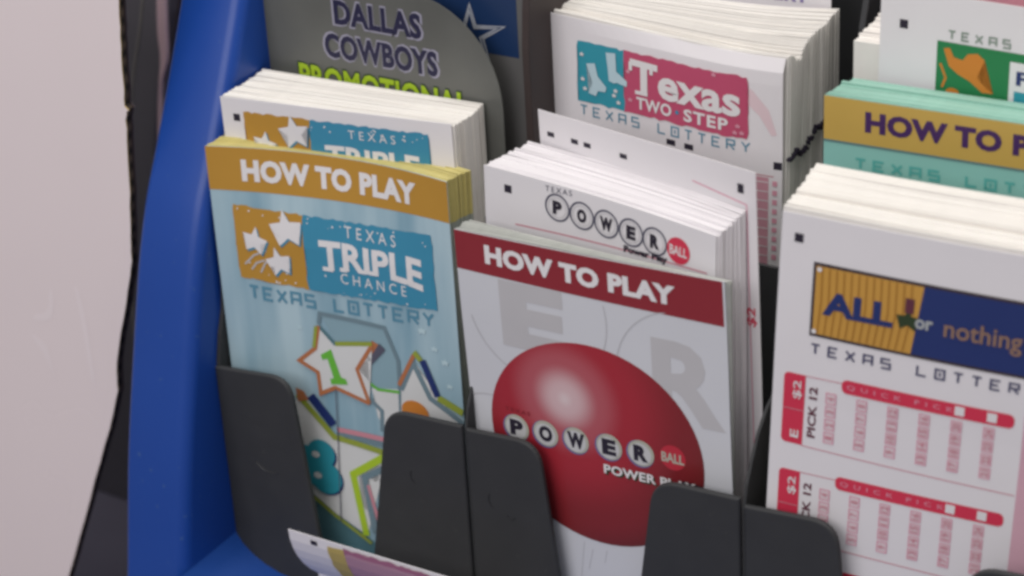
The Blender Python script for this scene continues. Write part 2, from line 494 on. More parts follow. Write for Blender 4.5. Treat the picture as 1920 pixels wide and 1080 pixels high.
wall(92.4, 94.4, [(78, -100), (78, 30), (80, 50), (84, 62), (92, 72), (118, 82), (118, -100)])
plate(-98, 196, 118.2, 120, -100, 80, "back_plate")
plate(-98, 196, 0, 118, -163, -160.2, "pocket_floor")

# ------------------------------------------------------------------ cardboard sign at the left
liner_m = mat("white_gloss_board", (0.84, 0.745, 0.745), 0.26, 0.45, 0.03, 11, 0.3)
core_m = bpy.data.materials.new("fluted_core"); core_m.use_nodes = True
nt = core_m.node_tree; b = nt.nodes["Principled BSDF"]
wv = nt.nodes.new("ShaderNodeTexWave"); wv.bands_direction = 'Z'; wv.inputs["Scale"].default_value = 55; wv.inputs["Distortion"].default_value = 1.5
tcn = nt.nodes.new("ShaderNodeTexCoord"); nt.links.new(tcn.outputs["Object"], wv.inputs["Vector"])
cr = nt.nodes.new("ShaderNodeValToRGB"); cr.color_ramp.elements[0].color = (0.012, 0.009, 0.007, 1); cr.color_ramp.elements[1].color = (0.10, 0.07, 0.05, 1)
nt.links.new(wv.outputs["Fac"], cr.inputs[0]); nt.links.new(cr.outputs[0], b.inputs["Base Color"]); b.inputs["Roughness"].default_value = 0.9
kraft_m = mat("kraft_edge", (0.45, 0.33, 0.12), 0.8, 0.2)
edge = smooth_line([(-119, 90), (-123.4, 53), (-125.6, 34), (-127.3, 16.8)], 5) + smooth_line([(-126.0, 15.6), (-127.6, 12), (-130, -10), (-133.2, -32), (-134.2, -40), (-138, -52), (-148.4, -82), (-151.6, -98), (-168.5, -135.5), (-191, -184), (-214, -235)], 5)
edge = [(x + random.uniform(-0.25, 0.25), z) for x, z in edge]
sign = empty("cardboard_sign", "blank white glossy cardboard panel with rough fluted edge left of the blue rack", "cardboard", (-240, 0, -235.5))
def sp(name, pts, y0, y1, mts):
    bm = bmesh.new(); prism(bm, pts, 'y', y0, y1)
    if len(mts) > 1:
        for f in bm.faces:
            f.normal_update()
            if abs(f.normal.y) < 0.5: f.material_index = 1
    o = link(name, bm, mts, sign); o.matrix_parent_inverse = Matrix.Translation(Vector((240, 0, 235.5)) * S); return o
full = edge + [(-460, -235), (-460, 90)]
sp("front_liner", full, -0.5, 0.0, [liner_m, kraft_m])
sp("fluted_core", [(x - 0.7, z) for x, z in edge] + [(-459, -235), (-459, 90)], 0.02, 2.6, [core_m])
sp("back_liner", [(x - 0.1, z) for x, z in edge] + [(-460, -235), (-460, 90)], 2.62, 3.0, [mat("kraft_liner", (0.06, 0.045, 0.05), 0.6, 0.3)])

# reflections on the glossy liner, painted as flat streaks of paler colour
reflection_m = mat("pale_reflection_tint", (0.865, 0.775, 0.78), 0.24, 0.45, 0.02, 9)
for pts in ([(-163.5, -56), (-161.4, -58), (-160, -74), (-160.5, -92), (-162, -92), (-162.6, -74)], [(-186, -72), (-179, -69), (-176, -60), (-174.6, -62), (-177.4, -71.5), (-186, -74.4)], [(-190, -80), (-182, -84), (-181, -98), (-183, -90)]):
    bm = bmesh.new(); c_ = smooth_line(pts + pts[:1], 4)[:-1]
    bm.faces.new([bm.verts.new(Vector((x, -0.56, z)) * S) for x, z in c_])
    o = link("painted_reflection", bm, reflection_m, sign); o.matrix_parent_inverse = Matrix.Translation(Vector((240, 0, 235.5)) * S)
# things glimpsed between the sign and the rack
def slab(name, pts, y0, y1, mt, label, cat):
    bm = bmesh.new(); prism(bm, pts, 'y', y0, y1, 0.5)
    return tag(link(name, bm, mt), label, cat)
slab("dark_grey_panel", [(-320, -235.7), (-226, -235.7), (-232, -90), (-228, -60), (-222, -34), (-217.5, -20), (-211, 0), (-204, 30), (-320, 30)], 112, 118,
     mat("dark_grey_gloss", (0.17, 0.16, 0.18), 0.4, 0.5, 0.15, 12), "dark grey panel at the far left between cardboard edge and cable", "panel")
slab("brown_panel", [(-262, -235.7), (-206, -235.7), (-206, -60), (-206, -36), (-202, -12), (-198, 10), (-194, 34), (-222, 34), (-228, -60)], 124, 129,
     mat("brown_gloss", (0.24, 0.17, 0.17), 0.35, 0.5, 0.12, 10), "dark brown upright panel between pale cable and blue rack side", "panel")
slab("pink_reflection_strip", smooth_line([(-201.5, 30), (-204.6, 10), (-206.3, -2.5), (-206.8, -14), (-210, -28), (-214, -50)], 4) + smooth_line([(-214.5, -70), (-208.6, -29), (-203.6, -15), (-201.8, -2), (-200.4, 10), (-199, 30)], 4), 100, 102,
     mat("pink_reflection_tint", (0.78, 0.55, 0.60), 0.4, 0.4, 0.1, 10), "narrow dull pink reflection shaped as an upright strip touching the blue rack side at the top", "strip")  # added strip, its pink colour stands in for the board's reflection
wire_m = mat("pale_wire", (0.30, 0.28, 0.25), 0.4, 0.4)
bm = tube(smooth_line([(-204, 100, 32), (-211.2, 100, 9.3), (-215.1, 100, -4.0), (-220.6, 100, -20), (-224.7, 100, -33.9), (-230.9, 100, -59.7), (-239, 100, -100), (-244, 100, -235)], 5), 0.65)
tag(link("thin_cable", bm, wire_m, smooth=True), "thin pale cable running down beside the cardboard edge before the dark panels", "cable")

# ------------------------------------------------------------------ left column: blue brochure with stars
bowT = lambda u: 4 * u * (88.7 - u) / 88.7 ** 2
bendT = lambda u, v: (4.2 + 1.9 * max(0, min(1, 1 + v / 32))) * bowT(u)
fixT = lambda u, v: (u - 3.4 * bowT(u) * (1 if 2 < u < 87 else 0), v * 1.026 - 2.5 * bowT(u))
sky_m = bpy.data.materials.new("pale_blue_print"); sky_m.use_nodes = True
nt = sky_m.node_tree; b = nt.nodes["Principled BSDF"]
tcn = nt.nodes.new("ShaderNodeTexCoord"); mp = nt.nodes.new("ShaderNodeMapping"); mp.inputs["Scale"].default_value = (60, 1, 9); mp.inputs["Rotation"].default_value = (0, 0.35, 0)
ns = nt.nodes.new("ShaderNodeTexNoise"); ns.inputs["Scale"].default_value = 1.0; ns.inputs["Detail"].default_value = 3
cr = nt.nodes.new("ShaderNodeValToRGB")
cr.color_ramp.elements[0].position = 0.36; cr.color_ramp.elements[0].color = (0.22, 0.38, 0.47, 1)
cr.color_ramp.elements[1].position = 0.66; cr.color_ramp.elements[1].color = (0.45, 0.60, 0.66, 1)
nt.links.new(tcn.outputs["Object"], mp.inputs["Vector"]); nt.links.new(mp.outputs[0], ns.inputs["Vector"])
nt.links.new(ns.outputs["Fac"], cr.inputs[0]); nt.links.new(cr.outputs[0], b.inputs["Base Color"])
b.inputs["Roughness"].default_value = 0.42

def triple_logo(p, dv=0.0, layer=1):
    """gold square with white stars beside a blue field (shared by brochure and slip)"""
    V = lambda v: v + dv
    p.rough_rect(8.4, V(-18.0), 35.8, V(-42.9), ochre_ink, layer)
    p.rough_rect(35.0, V(-18.0), 82.0, V(-42.9), cyan_ink, layer + 1)
    for (u, v, R, rot) in ((28.6, -23.6, 6.6, 100), (15.9, -29.3, 5.0, 80), (24.6, -35.3, 5.2, 105)):
        p.star(u + 0.5, V(v - 0.6), R, R * 0.45, cyan_ink, layer + 2, rot); p.star(u, V(v), R, R * 0.45, ink_white, layer + 3, rot)
    for (a, b_) in (((11, -38), (20, -32)), ((13.5, -39.5), (19, -35.5)), ((17, -40), (22.5, -34))):
        p.stroke([(a[0], V(a[1])), ((a[0] + b_[0]) / 2 - 0.6, V((a[1] + b_[1]) / 2 + 0.6)), (b_[0], V(b_[1]))], 0.6, ghost_ink, layer + 2)
    for _ in range(34):
        p.disc(random.uniform(10, 80), V(random.choice((random.uniform(-22, -18.6), random.uniform(-42.5, -37)))), random.uniform(0.15, 0.4), ink_white, layer + 2, 6)
    p.text("TEXAS", 50.5, V(-23.2), 69.0, V(-20.0), ink_white, layer + 2, 0.0, 1.6)
    arc = lambda x, y: (x, y * (1 - 0.18 * (1 - abs(2 * x - 1))) + 0.0 + 0.16 * (1 - (2 * x - 1) ** 2) - 0.05)
    p.text("TRIPLE", 40.5, V(-35.2), 77.8, V(-26.2), ink_white, layer + 2, 0.035, 1.02, warp=arc)
    # slab feet and caps
    n = 6
    for k, (c, wid) in enumerate(((43.4, 3.9), (49.2, 2.6), (56.3, 3.2), (60.0, 2.8), (68.2, 2.6), (73.4, 2.6))):
        x = (c - 40.5) / 37.3
        lift = 9 * (0.16 * (1 - (2 * x - 1) ** 2) - 0.05)
        p.rect(c - wid / 2, V(-35.4 + lift), c + wid / 2, V(-34.0 + lift), ink_white, layer + 3)
    p.text("CHANCE", 47.8, V(-38.9), 71.6, V(-36.3), ink_white, layer + 2, 0.0, 1.6)

tri = Card("how_to_play_brochure", "pale blue brochure with orange header band and numbered stars in the leftmost pocket", "brochure",
           (-97.2, 2.2, 7.5), (5.3, -1.3, -0.9), 88.7, 155, sky_m, bendT, fixT, group="how to play brochures")
hb = tri.part("header_band").raw([(0, 0), (88.7, 0), (88.7, -13.5), (60, -14.2), (30, -14.7), (0, -14.8)], [(0, 1, 2, 3, 4, 5)], ochre_ink, 0).build()
tri.part("header_lettering", None).text("HOW TO PLAY", 13.2, -9.9, 77.4, -2.7, ink_white, 1, 0.055, 1.06, dv=-0.6).build()
p = tri.part("logo"); triple_logo(p); p.build()
tri.part("lettering").block("TEXAS LOTTERY", 11.6, -50.0, 80.4, -45.0, blue_text, 1, 3.4, 0.95, dv=-1.2).build()
p = tri.part("star_artwork")
white_star = mat("star_white_ink", (0.68, 0.69, 0.68), 0.45, 0.4)
dark_teal = mat("deep_teal_ink", (0.09, 0.20, 0.23), 0.45, 0.4)
olive = mat("olive_line_ink", (0.30, 0.36, 0.05), 0.45, 0.4)
rust = mat("rust_line_ink", (0.46, 0.17, 0.07), 0.45, 0.4)
smoke = mat("smoke_blue_ink", (0.17, 0.25, 0.29), 0.45, 0.4)
# deep field at the foot
p.poly([(0, -119), (27, -117), (50, -131), (88, -150), (88, -154), (0, -154)], dark_teal, 0)
p.poly([(38.3, -50.8), (62.3, -51.8), (66.4, -62.5), (65.5, -78.4), (52, -70), (58, -57.2), (43.6, -60.6)], mat("veil_blue_ink", (0.26, 0.40, 0.46), 0.45, 0.4), 1)
p.stroke([(37.6, -54.5), (38.3, -50.8), (62.3, -51.8), (66.4, -62.5), (66.2, -70.5), (65.3, -80)], 1.43, smoke, 3)
s1 = [(37.6, -55.1), (43.4, -60.6), (58.4, -57.0), (50.9, -68.1), (54.4, -79.6), (41.8, -76.8), (35.9, -79.3), (35.6, -71.8), (28.7, -68.8), (35.5, -63.3)]
s1 = [(37.6, -55.1), (43.4, -60.8), (57.4, -58.5), (50.9, -68.1), (54.4, -79.6), (41.8, -76.2), (35.9, -79.3), (35.6, -71.8), (28.7, -68.8), (35.5, -63.3)]
p.poly([(57.4, -57), (61.2, -58.8), (53.0, -69.5), (50.8, -68)], rust, 4)
p.poly([(60, -57.5), (62.2, -59.4), (56, -66), (55.4, -64.2)], ink_grey, 5)
p.poly(s1, white_star, 6)
p.stroke(s1[:1] + s1[9:6:-1] + s1[6:7] + s1[5:4:-1] + s1[4:5], 1.43, rust, 7)
p.stroke([(43.4, -60.4), (57.4, -58.1)], 1.56, olive, 7); p.stroke([s1[0], s1[1]], 1.04, dark_teal, 7)
p.stroke([(57.4, -58.5), (50.9, -68.1), (54.4, -79.6)], 1.43, rust, 7)
p.stroke([(36.6, -55.4), (35.0, -63.0)], 1.17, olive, 8)
p.poly([(37.4, -65.2), (41.6, -62.6), (44.4, -72.0), (46.2, -72.4), (46.8, -74.2), (40.4, -75.2), (40.2, -73.2), (41.6, -72.9), (39.9, -66.2), (37.9, -66.9)], green_digit, 8)
p.stroke([(54.4, -72), (58, -74), (66, -73.5)], 1.04, green_digit, 4)
p.poly([(55.6, -74), (65.6, -72.6), (65.4, -80), (60.5, -89), (57, -84), (59, -79.5)], white_star, 3)
p.stroke([(53.5, -77), (58.8, -81.5), (58.2, -89)], 1.56, smoke, 4)
# right-hand star
p.poly([(71.8, -60.8), (77.2, -72.5), (88.6, -78.8), (88.6, -84), (66, -82), (66, -70.5)], white_star, 2)
p.stroke([(66.0, -71), (72.4, -59.4)], 1.43, rust, 4); p.stroke([(66.6, -72.4), (71.8, -62), (77.2, -73.5), (88.6, -80)], 2.08, smoke, 3)
p.stroke([(72.6, -58.2), (75.0, -61)], 2.08, olive, 5); p.stroke([(75.4, -60.6), (80.0, -72.4)], 2.60, navy_ink, 5); p.stroke([(80.0, -72.6), (88.6, -76.2)], 2.60, olive, 5)
p.disc(71.4, -79.5, 5.4, orange_ink, 6, ry=4.2)
# big star with the 8
s3 = [(28.0, -80.6), (39.2, -94.1), (59.5, -96.2), (45.6, -107.4), (48.6, -129.6), (36.5, -123.5), (27.0, -117.0), (22, -108), (22, -88)]
p.poly(s3, white_star, 2)
p.stroke([(26.2, -81.5), (39.2, -94.6), (60, -97)], 2.21, olive, 4); p.stroke([(60, -96.8), (45.2, -107.2), (48.2, -129.5)], 2.60, lime_ink, 4)
p.stroke([(31.5, -81), (39.4, -90.2)], 3.38, navy_ink, 5); p.poly([(26, -79), (29, -79.8), (30.6, -82.6), (26.2, -84)], rust, 5)
p.stroke([(40.5, -91.6), (60, -91.8)], 1.82, pale_red, 4); p.stroke([(40.5, -93.2), (60, -94.0)], 1.82, smoke, 4)
p.stroke([(61, -100.5), (49.6, -107.4), (51.8, -128)], 2.34, smoke, 4); p.stroke([(50.8, -110), (54.6, -128)], 1.30, pale_red, 5)
p.stroke([(26.5, -117.5), (36.5, -124.2), (50, -132)], 1.30, olive, 6)
for (u, v, R) in ((33.6, -101.6, 5.2), (34.4, -110.4, 6.2)): p.disc(u + 0.5, v - 0.5, R, navy_ink, 7); p.disc(u, v, R, teal_ink, 8)
p.rect(27.0, -99.5, 33.4, -114, teal_ink, 9)
for v in (-102.2, -110.0): p.disc(31.4, v, 1.5, white_star, 10, ry=1.2)
p.stroke([(41.9, -76.5), (41.2, -90), (38.8, -126)], 0.35, ink_grey, 9)
for (u, v, R) in ((76, -50.5, 1.6), (80, -56, 1.3), (83.5, -60, 1.5), (30, -57, 1.0), (84.5, -68, 1.2)): p.star(u, v, R, R * 0.4, mat("pale_star_ink", (0.5, 0.66, 0.71), 0.45, 0.4), 1)
p.build()
pile("brochure_stack", "short stack of brochures with tan and grey edges right behind the blue star brochure", "brochure stack",
     (-96.8, 2.7, 7.4, 5.3), (-95.0, 11.2, 9.2, 5.8), 13, 88.2, 155, [mat("grey_green_edges", (0.33, 0.36, 0.32), 0.6, 0.3, 0.15, 300), mat("tan_edges", (0.56, 0.49, 0.19), 0.6, 0.3, 0.15, 300)], 0.25, 0.25, bendT, -14, pitch=-1.3, roll=-0.9)

# slips behind it
ts = Card("play_slip", "white play slip with gold and blue star logo behind the star brochure", "play slip",
          (-95.0, 9.6, 22.1), (7.3, 0, -0.8), 82.9, 172, paper, fix=lambda u, v: (8.3 + (u - 8.4) * 0.903, -4.2 + (v + 18) * 0.9), group="printed play slips")
ts.part("corner_mark").rect(3.9, -19.2, 6.6, -21.9, ink_black).build()
p = ts.part("logo"); triple_logo(p, 0.0); p.build()
pile("play_slip_stack", "thick stack of white slips behind the gold and blue star slip", "paper stack",
     (-94.6, 10.4, 22.3, 7.3), (-97.0, 33.0, 22.0, 4.0), 34, 83, 172, [paper_warm], 0.22, 0.2, group="stacks of play slips", fan=0.25)

# grey promotional card with rounded corner
silver = mat("silver_grey_print", (0.115, 0.118, 0.108), 0.35, 0.5, 0.35, 28)
out = [(0, 0), (0, -120), (90, -120), (90, -36)]
for k in range(13):
    a = math.radians(0 + 90 * k / 12); out.append((56 + 34 * math.cos(a), -34 + 34 * math.sin(a)))
cow = Card("promotional_card", "grey card with rounded corner and navy and lime lettering at the top left", "card",
           (-98, 38.6, 55), (1.5, 0, 0), 90, 120, silver, outline=out)
pale_out = mat("pale_outline_ink", (0.33, 0.32, 0.40), 0.45, 0.4); dark_out = mat("dark_outline_ink", (0.03, 0.05, 0.02), 0.45, 0.4)
deep_purple = mat("deep_navy_purple_ink", (0.016, 0.015, 0.05), 0.4, 0.4)
p = cow.part("lettering")
p.text("DALLAS", 27.4, -15.2, 62.4, -5.6, pale_out, 0, 0.07, 1.06, dv=0.5); p.text("DALLAS", 28.2, -14.6, 61.6, -6.2, deep_purple, 1, 0.042, 1.06, dv=0.5)
p.text("COWBOYS", 22.6, -26.8, 67.6, -17.2, pale_out, 0, 0.07, 1.06, dv=0.5); p.text("COWBOYS", 23.4, -26.2, 66.8, -17.8, deep_purple, 1, 0.042, 1.06, dv=0.5)
p.text("PROMOTIONAL", 11.4, -39.0, 78.0, -29.2, dark_out, 0, 0.07, 1.06, dv=0.6); p.text("PROMOTIONAL", 12.0, -38.4, 77.4, -29.8, lime_ink, 1, 0.035, 1.06, dv=0.6)
p.build()
nav = Card("star_card", "navy and grey card with white outlined star behind the rounded grey card", "card",
           (-92, 49, 75), (0, 0, 0), 88, 150, mat("dark_grey_print", (0.12, 0.118, 0.115), 0.35, 0.5, 0.2, 30))
p = nav.part("navy_field"); p.rect(0.2, -0.2, 85.6, -39.4, mat("deep_navy_ink", (0.012, 0.035, 0.105), 0.35, 0.5)); p.build()
star = [(-23.8, 50.6), (-21.9, 43.8), (-11.2, 45.1), (-19.4, 40.1), (-17.4, 32.4), (-25.5, 37.2), (-34, 31.5), (-30, 39.0), (-36, 43.4), (-26.6, 43.0)]
star = [(x + 92, z - 75) for x, z in star]
cx_ = sum(q[0] for q in star) / 10; cy_ = sum(q[1] for q in star) / 10
p = nav.part("star_emblem"); pw = mat("pale_line_ink", (0.36, 0.38, 0.42), 0.45, 0.4)
p.stroke(star, 0.7, pw, 1, True); p.stroke([(cx_ + (x - cx_) * 0.78, cy_ + (y - cy_) * 0.78) for x, y in star], 0.75, pw, 1, True); p.build()

# ------------------------------------------------------------------ middle column: red ball brochure
ball_m = None
fixP = lambda u, v: (u, v * 0.965)
pb = Card("how_to_play_brochure", "white brochure with dark red header band and large red ball in the middle pocket", "brochure",
          (0.7, -0.3, -0.1), (1.1, 0.8, -1.2), 89.8, 152, mat("cool_white_paper", (0.63, 0.64, 0.67), 0.42, 0.4, 0.02, 60), bend=lambda u, v: -0.8 * math.sin(math.pi * u / 89.8) + 0.2 * (math.sin(max(v, -60) / 13 + u / 30) - 1), fix=fixP, group="how to play brochures")
Hb = pb.H
ball_m = grad_mat("red_ball_print", [(0.0, (0.72, 0.58, 0.58)), (0.06, (0.66, 0.46, 0.47)), (0.20, (0.45, 0.10, 0.12)), (0.34, (0.38, 0.026, 0.04)), (0.66, (0.22, 0.02, 0.025)), (1.0, (0.05, 0.02, 0.014))], (35.0, Hb - 49), 62)
for (s_, u0, v0, u1, v1, bo) in (("E", 14.5, -36.5, 37, -13.9, 0.06), ("R", 65.5, -50, 88.5, -22.6, 0.035)):
    pb.part("backdrop_letter").text(s_, u0, v0, u1, v1, ghost_ink, 0, bo).build()
lg = mat("pale_line_grey", (0.50, 0.50, 0.52), 0.45, 0.4)
for (cu, cv, r0, a0, a1) in ((27, -22, 24.0, 195, 375), (76, -36, 22.0, 100, 170), (8, -75, 18, 60, 115)):
    pb.part("backdrop_ring").ring(cu, cv, r0, r0 + 0.4, lg, 0, 40, a0, a1).build()
for (u0, v0, u1, v1) in ((38, -102, 36, -116), (46, -103, 45, -108), (41, -104, 39, -112)): pb.part("backdrop_line").stroke([(u0, v0), (u1, v1)], 0.3, lg).build()
pb.part("header_band").poly([(0, 0.0), (89.1, 0.0), (89.1, -14.7), (0, -13.0)], maroon_ink).build()
pb.part("header_lettering").text("HOW TO PLAY", 10.5, -9.5, 74.2, -3.0, ink_white, 1, 0.055, 1.06, dv=1.4).build()
p = pb.part("red_ball"); p.disc(44.2, -65.2, 36.8, ball_m, 1, 64, ry=34.0); p.build()
p = pb.part("logo")
pearl = mat("pearl_ink", (0.46, 0.46, 0.38), 0.4, 0.4); bluish = mat("blue_shade_ink", (0.16, 0.14, 0.30), 0.4, 0.4)
for ch, (u, v) in zip("POWER", ((16.6, -65.6), (27.2, -65.1), (38.0, -64.7), (49.5, -64.1), (60.3, -63.6))):
    p.disc(u - 0.35, v - 0.35, 4.7, bluish, 2); p.disc(u, v, 4.4, pearl, 3); p.disc(u - 0.2, v - 0.3, 3.7, mat("pale_pearl_ink", (0.58, 0.58, 0.58), 0.4, 0.4), 4)
    hw = 3.0 if ch == "W" else 2.4
    p.text(ch, u - hw, v - 2.8, u + hw, v + 2.8, ink_black, 5, 0.06)
p.disc(70.9, -62.6, 4.2, mat("bright_red_ink", (0.50, 0.03, 0.05), 0.4, 0.4), 2)
p.text("BALL", 67.2, -64.4, 74.6, -61.0, pearl, 3, 0.03)
p.text("TEXAS", 12.8, -60.2, 22.0, -58.8, maroon_ink, 3, 0.02, 1.3)
p.poly([(70, -73.6), (81.0, -74.2), (80.4, -70.6), (74, -70.0)], ink_black, 2); p.text("POWER PLAY", 47.7, -74.4, 78.4, -71.2, dark_out, 3, 0.05, 1.05, dv=-0.6)
p.text("POWER PLAY", 47.2, -73.9, 78.0, -70.6, ink_white, 4, 0.03, 1.05, dv=-0.6)
p.build()
pile("brochure_stack", "thin greyish stack of brochures right behind the red ball brochure", "brochure stack",
     (0.9, 0.3, 0.1, 0.9), (2.2, 4.2, 0.9, -1.2), 8, 89.2, 152, [mat("grey_edges", (0.42, 0.43, 0.40), 0.6, 0.3, 0.15, 300)], 0.2, 0.25, pitch=0.9, roll=-1.2)

bowP = lambda u, v: 1.7 * math.sin(math.pi * u / 83)
ps = Card("play_slip", "white play slip with lettered rings and small red ball logo behind the red ball brochure", "play slip",
          (3.2, 13.3, 15.7), (-5.5, 0, 1.8), 83.0, 168, paper, bend=bowP, group="printed play slips")
ps.part("corner_mark").rect(7.3, -4.5, 9.9, -7.0, ink_black).build()
p = ps.part("logo")
for ch, (u, v) in zip("POWER", ((26.4, -7.4), (35.2, -7.7), (44.0, -7.9), (52.9, -8.1), (61.4, -8.4))):
    p.ring(u, v, 3.85, 4.45, ink_grey, 1); p.ring(u, v, 3.05, 3.25, ghost_ink, 1)
    hw = 2.2 if ch == "W" else 1.65
    p.text(ch, u - hw, v - 2.15, u + hw, v + 2.15, ink_black, 2, 0.06)
p.disc(69.9, -8.7, 4.1, red_ink, 1); p.text("BALL", 66.8, -10.2, 73.0, -7.2, ink_white, 2, 0.02)
p.text("TEXAS", 22.2, -3.0, 31.8, -1.2, ink_grey, 1, 0.0, 1.3, dv=-0.6)
p.text("Power Play", 50.2, -15.6, 66.0, -12.7, ink_black, 1, 0.05, dv=-1.0)
p.build()
p = ps.part("red_rule"); p.stroke([(10.9, -16.7), (80, -12.6)], 0.5, pale_red); p.build()
pile("play_slip_stack", "stack of white play slips behind the slip with lettered rings", "paper stack",
     (3.6, 13.9, 15.7, -5.6), (8.6, 28.5, 18.0, -10.6), 24, 83, 168, [paper_lilac], 0.3, 0.22, group="stacks of play slips", fan=0.2, roll=1.8, bend=bowP)

sg = Card("play_slip", "single white slip with black dashes between the lettered ring stack and pink logo stack", "play slip",
          (12.3, 30.0, 28.9), (-11.3, 0.8, -0.9), 82.9, 170, paper_lilac, group="printed play slips")
for u in (4.7, 14.4, 19.5, 33.8): sg.part("timing_mark").rect(u - 1.4, -6.2, u + 1.4, -7.7, ink_black).build()
sg.part("timing_mark").rect(76.4, -4.6, 78.6, -7.4, ink_black).build()
p = sg.part("red_print"); p.stroke([(60, -8.0), (79.5, -10.5), (79.5, -150)], 0.4, pink_ink); p.text("$2", 78.4, -48, 82.0, -42, red_ink, 0, 0.02, rot=True); p.build()

def bendW(u, v):
    k = max(0, (u - 56) / 27); t = max(0, min(1, 1 + v / 30))
    return 4.0 * k * k - 0.8 * k * t + 1.6 * max(0, (v + 6) / 6) ** 2 * min(1, max(0, u - 10) / 40)
bendWp = lambda u, v: 4.0 * max(0, (u - 56) / 27) ** 2
tw = Card("play_slip", "white play slip with teal and pink boot logo fronting the tall stack", "play slip",
          (-2.3, 59.0, 48.1), (-4.9, -0.1, 1.0), 83, 150, paper_lilac, bendW, group="printed play slips")
p = tw.part("logo")
p.rough_rect(11.6, -6.8, 29.6, -26.4, mat("boot_teal_ink", (0.035, 0.31, 0.40), 0.45, 0.4), 1); p.rough_rect(29.3, -6.6, 72.6, -26.2, magenta_ink, 2)
for du, dv_, s_ in ((0, 0, 1), (8.4, 5.0, 1)):
    boot = [(15.2, -13.6), (18.4, -13.0), (19.4, -17.0), (22.6, -20.0), (22.2, -21.6), (19.4, -21.8), (18.6, -23.6), (15.8, -23.2), (17.4, -19.5)]
    if du: boot = [(22.6, -8.6), (26.2, -8.2), (26.4, -14.0), (30.4, -16.4), (30.2, -18.2), (26.6, -17.6), (25.4, -18.0), (23.6, -17.6), (23.2, -13)]
    p.poly(boot, mat("boot_white_ink", (0.50, 0.66, 0.72), 0.45, 0.4), 4)
for (u, v) in ((13.6, -19), (14.4, -22), (25.4, -22), (27, -24), (13.4, -11), (26, -20.4)): p.star(u, v, 0.9, 0.4, ink_white, 3)
p.text("Texas", 31.6, -19.4, 70.4, -8.6, ink_white, 4, 0.03, 1.02, warp=lambda x, y: (x, y * (1 - 0.10 * x) - 0.02 * x)); p.rect(31.2, -9.6, 32.4, -12.4, ink_white, 5); p.rect(38.8, -9.6, 40.0, -12.4, ink_white, 5); p.rect(33.4, -18.4, 38.0, -19.6, ink_white, 5)
p.text("TWO", 33.8, -24.4, 46.6, -20.4, ink_white, 4, 0.03, 1.1); p.disc(48.6, -22.4, 0.7, cyan_ink, 4, 8); p.text("STEP", 51.0, -24.6, 66.4, -20.6, ink_white, 4, 0.03, 1.15)
for (u, v) in ((69.5, -22.4), (68.6, -24.6), (70.8, -24.4), (61.6, -7.6), (31.5, -22.0), (30.8, -13)): p.star(u, v, 0.9, 0.4, pink_ink, 4)
p.build()
tw.part("lettering").block("TEXAS LOTTERY", 12.4, -31.0, 73.2, -27.6, blue_text, 1, 2.5, 0.5, dv=-0.6).build()
for u in (46.1, 52.6): tw.part("timing_mark").rect(u - 1.6, -31.8, u + 1.6, -33.6, ink_black).build()
tw.part("timing_mark").rect(80.4, -32.2, 82.9, -34.6, ink_black).build()
p = tw.part("pink_smear"); p.poly([(63.0, -6.4), (68, -7.6), (74, -10.4), (79.0, -16), (81.4, -23.6), (79.8, -24.0), (76.2, -18.2), (70.6, -13.4), (65, -10.2)], mat("faint_pink_ink", (0.77, 0.60, 0.63), 0.55, 0.3)); p.build()
p = tw.part("pink_form")
p.stroke([(58, -36.5), (80.5, -37.0)], 0.35, pale_red); p.rect(71, -37.5, 79.0, -66, mat("form_pink_ink", (0.60, 0.30, 0.36), 0.5, 0.3))
for k in range(9):
    p.stroke([(71, -39 - 3 * k), (79, -39 - 3 * k)], 0.3, paper_lilac, 1); p.rect(80.2, -38.4 - 3 * k, 81.6, -40 - 3 * k, pink_ink, 1)
p.build()
tpile = pile("play_slip_stack", "tall thick stack of white play slips behind the pink and teal boot slip", "paper stack",
     (-1.6, 60.2, 48.4, -4.5), (-3.4, 83.0, 49.2, 5.5), 40, 83, 150, [paper_warm], 0.25, 0.2, bendWp, group="stacks of play slips",
     profile=lambda t: -1.6 * math.exp(-((t - 0.16) / 0.07) ** 2), fan=0.16, roll_fn=lambda t: 1.0 * (1 - t) + 1.5 * math.exp(-((t - 0.2) / 0.09) ** 2), rumple=1.3)
# the slips' timing marks bleed over their cut edges as a black zigzag
bm = bmesh.new()
for i in range(40):
    t = i / 39
    a = math.radians(-4.5 + 10 * t)
    x = -1.6 - 1.8 * t + 83 * math.cos(a); y = 60.4 + 22.6 * t + 83 * math.sin(a) + 3.9
    z = 14.6 + 6.5 * t * t + 1.1 * math.sin(t * 17) + (1.5 if t > 0.5 else 0)
    bmesh.ops.create_cube(bm, size=1, matrix=Matrix.Translation(Vector((x + 0.2, y, z + random.uniform(-0.7, 0.7))) * S) @ Matrix.Diagonal((1.3 * S, 0.5 * S, random.uniform(0.8, 1.7) * S, 1)))
o = link("edge_marks", bm, ink_black, tpile); o.matrix_parent_inverse = (Matrix.Translation(Vector((-1.6, 60.4, 48.4 - 150)) * S) @ ypr(-4.5, 0, 0).to_4x4()).inverted()

pur = Card("play_slip", "white slip with purple lettering peeping out behind the tall top middle stack", "play slip",
           (-6.5, 88.0, 62), (5, 0, 0), 83, 150, paper_lilac, group="printed play slips")
p = pur.part("purple_print"); lil = mat("lilac_purple_ink", (0.26, 0.21, 0.42), 0.5, 0.3)
p.text("TEXAS LOTTERY", 26, -12.2, 76, -7.6, lil, 1, 0.04, 1.1); p.text("TEXAS", 30, -6.2, 62, -2, lil, 1, 0.05, 1.2); p.build()

